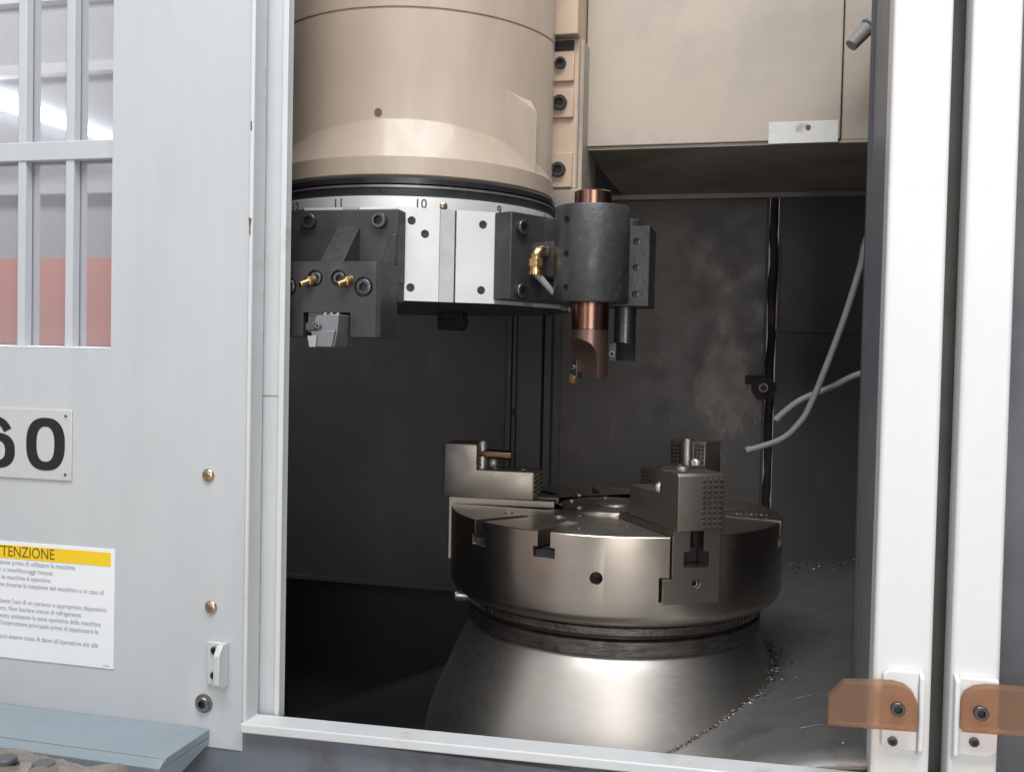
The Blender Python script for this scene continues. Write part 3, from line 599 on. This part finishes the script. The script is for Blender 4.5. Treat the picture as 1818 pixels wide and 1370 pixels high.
# warning label
sg = put('warning_label', pbox(-1.10, -.690, .783, .966, -.0014, -.0002), 'sign_white', d, .0004)
put('header_band', pbox(-1.094, -.6965, .9395, .9605, -.0019, -.0015), 'sign_yellow', sg)
text('lettering', 'ATTENZIONE', .0235, 'label_brown', sg, (dx(-.795), -.0021, dz(.9500)), FRONT, 'RIGHT', ext=.0001, bold=0, sx=.85)
for y_, xr, s in ((.9330, -.757, 'Leggere attentamente il manuale di istruzione prima di utilizzare la macchina.'), (.9215, -.797, 'Non operare con ripari o interbloccaggi rimossi.'),
                (.9100, -.801, 'Non aprire le porte quando la macchina è operativa.'), (.8985, -.708, 'Tenere chiusi i dispositivi di protezione durante la rotazione del mandrino o in caso di'),
                (.8725, -.703, 'Sollevare i pezzi pesanti mediante l\'uso di un paranco o appropriato dispositivo'), (.8610, -.746, 'Tenere pulita la zona di lavoro. Non lasciare tracce di refrigerante.'),
                (.8495, -.713, 'Mantenere libero il pavimento antistante la zona operativa della macchina'), (.8380, -.717, 'Disinserire sempre l\'interruttore principale prima di ispezionare la'),
                (.8170, -.717, 'La mancata osservanza può essere causa di danni all\'operatore e/o alle')):
    text('lettering', s[-54:], .0104, 'print_grey', sg, (dx(xr), -.0017, dz(y_)), FRONT, 'RIGHT', ext=.00008, bold=.00006, sx=.90)
text('lettering', '.12-0067', .0035, 'print_grey', sg, (dx(-.697), -.0017, dz(.7875)), FRONT, 'RIGHT', ext=.00008)
for x, z in ((-.534, 1.086), (-.527, .8915)): bolt(d, (dx(x), 0, dz(z)), (0, -1, 0), .0098, .005, 'zinc_gold', 'screw', cross=True)
bolt(d, (dx(-.537), 0, dz(.747)), (0, -1, 0), .0105, .007, 'bolt_steel', flange=True)
sb = put('strike_block', pbox(-.5305, -.507, .777, .842, -.006, -.0002), 'plate_metal', d, .002)
put('upright_lip', MB().prism([(-.028, dz(.785)), (-.028, dz(.828)), (-.018, dz(.842)), (-.0004, dz(.842)), (-.0004, dz(.777)), (-.018, dz(.777))], 'x', dx(-.5068), dx(-.497)), 'plate_metal', sb, .0015)
for z in (.793, .830): bolt(sb, (dx(-.5165), -.006, dz(z)), (0, -1, 0), .0058, .004, 'bolt_black')

rn = random.Random(11)
for i in range(4):
    z = rn.choice((1.24, 1.0, .90, .86, .80, .76, .74, 1.45, 1.6)); r = rn.uniform(.0006, .0014)
    put('paint_chip', MB().cyl((dx(-.4705+rn.uniform(-.002, .002)), -.0032, dz(z+rn.uniform(-.02, .02))), (dx(-.4705), -.0028, dz(z)), r, 7), 'rust', d)
# inner leaf of the door
l = thing('door_leaf', 'narrow pale door leaf with rust along its inner edge beside the opening', 'door leaf', (-.4615, -.44, .715))
put('leaf_panel', MB().box(-.038, .022, 0, .012, 0, 1.58), 'door_dirty', l, .001)
put('lip', MB().prism([(.020, -.006), (.029, -.006), (.029, .003), (.030, .010), (.022, .010), (.022, .003)], 'z', .008, 1.58), 'edge_paint', l, .0012)
put('channel', MB().box(-.042, -.010, -.014, -.0005, 0, 1.58), 'door_paint', l, .003)
put('rust_streak', MB().tube([(-.0095+.0012*math.sin(i*2.1), -.0008, .02+i*.02) for i in range(40)], .0009, 6), 'rust', l)
put('panel_joint', MB().box(-.009, .021, -.0006, 0, .4885, .4895), 'grey_paint', l)

# sill and base
def tilt(x): return .738+.020*(x+.02)
s = thing('door_sill', 'long pale metal door sill running along the bottom of the opening', 'sill', (0, -.48, .70))
x0, x1 = -.470, .70
put('top_rail', MB().add([(x0, -.014, tilt(x0)-.714), (x1, -.014, tilt(x1)-.714), (x1, .03, tilt(x1)-.714), (x0, .03, tilt(x0)-.714), (x0, -.014, tilt(x0)-.700), (x1, -.014, tilt(x1)-.700), (x1, .03, tilt(x1)-.700), (x0, .03, tilt(x0)-.700)],
   [(0,3,2,1),(4,5,6,7),(0,1,5,4),(1,2,6,5),(2,3,7,6),(3,0,4,7)]), 'edge_paint', s, .002)
tag(put('base_panel', MB().box(-1.40, .75, -.4785, -.455, .02, .7125), 'grey_paint', bevel=.002), 'slate grey painted base panel below the door sill', 'panel')
# shelf
s = thing('shelf', 'blue grey metal shelf jutting out under the sliding door', 'shelf', (-.80, -.48, .71))
put('top_sheet', MB().prism([(-.50, -.001), (.273, -.001), (.273, -.113), (-.50, -.113)], 'z', -.012, 0), 'shelf_paint', s, .0012)
put('front_flange', MB().prism([(-.1135, -.001), (-.1135, -.022), (-.128, -.030), (-.128, -.009)], 'x', -.50, .273), 'shelf_paint', s, .0012)
put('end_gusset', MB().prism([(-.001, -.0125), (-.113, -.0125), (-.113, -.045), (-.001, -.022)], 'x', .262, .2725), 'shelf_paint', s, .0012)
# control console wrapped in film
c = thing('control_console', 'control console wrapped in crumpled plastic film with a green push button', 'console', (-.68, -.78, .643))
put('housing', MB().prism([(-.20, -.2), (.09, -.2), (.09, .062), (.05, .095), (-.20, .095)], 'x', -.35, .185), 'beige_panel', c, .004)
NX, NY = 150, 70; vs = []
import mathutils
for j in range(NY+1):
    for i in range(NX+1):
        u, v = i/NX, j/NY; x = -.36+.565*u; y = -.22+.335*v
        z = .099 if y < .05 else .099-(y-.05)*.85
        nzv = mathutils.noise.fractal(Vector((x*16, y*16, 1.7)), .7, 2.2, 4); nz2 = abs(mathutils.noise.noise(Vector((x*30+y*20, y*28, 5))))
        rid = 1-abs(mathutils.noise.noise(Vector((x*9+y*14, y*24-x*12, 2.2)))); rid2 = 1-abs(mathutils.noise.noise(Vector((x*30-y*40, y*46+x*18, 8.1))))
        z += .010+.012*mathutils.noise.noise(Vector((x*13+y*6, y*15, 4.4)))+.007*rid**2+.003*rid2**2
        if u > .95: z -= (u-.95)*1.5
        vs.append((x, y+.006*nzv, z))
mb = MB().add(vs, [(j*(NX+1)+i, j*(NX+1)+i+1, (j+1)*(NX+1)+i+1, (j+1)*(NX+1)+i) for j in range(NY) for i in range(NX)])
put('plastic_film', mb, 'plastic_film', c, smooth=60)
for x, m2 in ((-.022, 'green_lens'), (.045, 'dark_grey'), (.100, 'dark_grey')):
    pb = put('push_button', MB().cyl((x, .012, .085), (x, .012, .116), .017, 28), 'black_plastic', c, .002)
    put('lens', MB().cyl((x, .012, .1162), (x, .012, .124), .0135, 28), m2, pb, .002)

# ================================================================== RIGHT PILLARS with amber latches
def pillar(label, xa, xb, mirror, z0=.10):
    p = thing('door_pillar', label, 'pillar', ((xa+xb)/2, -.48, z0)); cx = (xa+xb)/2
    q = lambda x: x-cx
    put('post', MB().box(q(xa), q(xb), 0, .05, 0, 2.30), 'white_paint', p, .005, 3)
    if not mirror:
        put('side_panel', MB().box(q(xa)+.001, q(xb)-.0125, .0505, .225, .0, 2.30), 'side_grey', p, .003)
        put('rubber_seal', MB().box(q(xa)-.004, q(xa)+.006, .2255, .245, .68, 2.30), 'dark_grey', p, .002)
    else:
        put('side_panel', MB().box(q(xa)+.012, q(xb)-.001, .0505, .0695, .0, 2.30), 'dark_grey', p, .003)
    return p, q, z0
p, q, z0 = pillar('white door pillar next to the opening, amber latch reaching over the opening', .397, .4655, False)
Z = lambda z: z-z0
pt = put('latch_plate', MB().prism([(q(.408), Z(.798)), (q(.412), Z(.794)), (q(.4495), Z(.794)), (q(.4495), Z(.892)), (q(.414), Z(.892)), (q(.408), Z(.886))], 'y', -.010, -.0002), 'white_paint', p, .0015)
put('rib', MB().prism([(-.0002, Z(.785)), (-.018, Z(.797)), (-.018, Z(.888)), (-.0002, Z(.893))], 'x', q(.4497), q(.4555)), 'white_paint', pt, .0015)
put('latch_bar', MB().prism([(q(.343), Z(.822)), (q(.343), Z(.856)), (q(.361), Z(.877)), (q(.418), Z(.881)), (q(.432), Z(.878)), (q(.441), Z(.871)), (q(.446), Z(.860)), (q(.446), Z(.825))], 'y', -.030, -.0102), 'amber_plastic', p, .001)
bolt(p, (q(.423), -.030, Z(.852)), (0, -1, 0), .0085, .006, 'bolt_black'); bolt(p, (q(.421), -.010, Z(.8045)), (0, -1, 0), .0058, .003, 'bolt_black')
p, q, z0 = pillar('white door pillar beyond the narrow dark gap, amber latch pointing away from the opening', .487, .543, True)
pt = put('latch_plate', MB().prism([(q(.496), Z(.796)), (q(.532), Z(.796)), (q(.540), Z(.804)), (q(.540), Z(.891)), (q(.496), Z(.891))], 'y', -.010, -.0002), 'white_paint', p, .0015)
put('rib', MB().prism([(-.0002, Z(.785)), (-.018, Z(.797)), (-.018, Z(.888)), (-.0002, Z(.893))], 'x', q(.490), q(.4958)), 'white_paint', pt, .0015)
put('latch_bar', MB().prism([(q(.4965), Z(.831)), (q(.4965), Z(.866)), (q(.501), Z(.877)), (q(.511), Z(.884)), (q(.525), Z(.887)), (q(.620), Z(.889)), (q(.620), Z(.835))], 'y', -.030, -.0102), 'amber_plastic', p, .001)
bolt(p, (q(.516), -.030, Z(.857)), (0, -1, 0), .0085, .006, 'bolt_black'); bolt(p, (q(.514), -.010, Z(.814)), (0, -1, 0), .0058, .003, 'bolt_black')
tag(put('gap_filler', MB().box(.455, .4985, -.4285, -.41, .1, 2.4), 'gap_grey'), 'dark strip deep in the gap between the two white pillars', 'panel')
tag(put('grey_door', MB().box(.5435, .95, -.445, -.42, .1, 2.4), 'dark_grey', bevel=.002), 'dark grey machine panel beyond the second white pillar', 'panel')

# ================================================================== swarf
ch = MB(); rnd = random.Random(3)
def flake(x, y, z, s):
    a = [Vector((rnd.uniform(-1, 1), rnd.uniform(-1, 1), rnd.uniform(-.2, .6)))*s for _ in range(4)]; p = Vector((x, y, z+s*.25))
    ch.add([p+q for q in a], [(0,1,2), (0,2,3), (0,3,1), (1,3,2)])
def coner(z): return .256+.45*(.80-z)
for i in range(1100):
    # along the line where cone meets tray on the right
    a = R(rnd.uniform(20, 115)); r = .30
    for _ in range(8): r = coner(FZ(r*math.sin(a), -r*math.cos(a)))
    r += abs(rnd.gauss(0, .012 if a > R(55) else .004)); x, y = r*math.sin(a), -r*math.cos(a)
    flake(x, y, FZ(x, y), rnd.uniform(.001, .0042))
for i in range(220):
    x, y = rnd.uniform(.1, .5), rnd.uniform(-.45, .1)
    if math.hypot(x, y) > .31: flake(x, y, FZ(x, y), rnd.uniform(.0006, .002))
for i in range(260):
    x, y = rnd.uniform(.25, .62), .78-abs(rnd.gauss(0, .06)); flake(x, y, FZ(x, y), rnd.uniform(.002, .006))
o = put('metal_chips', ch, 'bolt_steel', smooth=0); tag(o, 'fine metal chips scattered over the tray around the cone', 'metal chips', kind='stuff')
sl = MB()
for sle in (-40.5, -13.5, 79.5, 33):
    for i in range(40):
        s = R(sle); r = rnd.uniform(.24, .29); u = rnd.uniform(-.014, .014)
        x = r*math.sin(s)+u*math.cos(s); y = -r*math.cos(s)+u*math.sin(s); ch2 = ch; ch = sl; flake(x, y, .959 if sle != 33 else .953, rnd.uniform(.001, .003)); ch = ch2
o = put('slot_chips', sl, 'bolt_steel', smooth=0); tag(o, 'metal chips lying in the slots of the chuck', 'metal chips', kind='stuff')
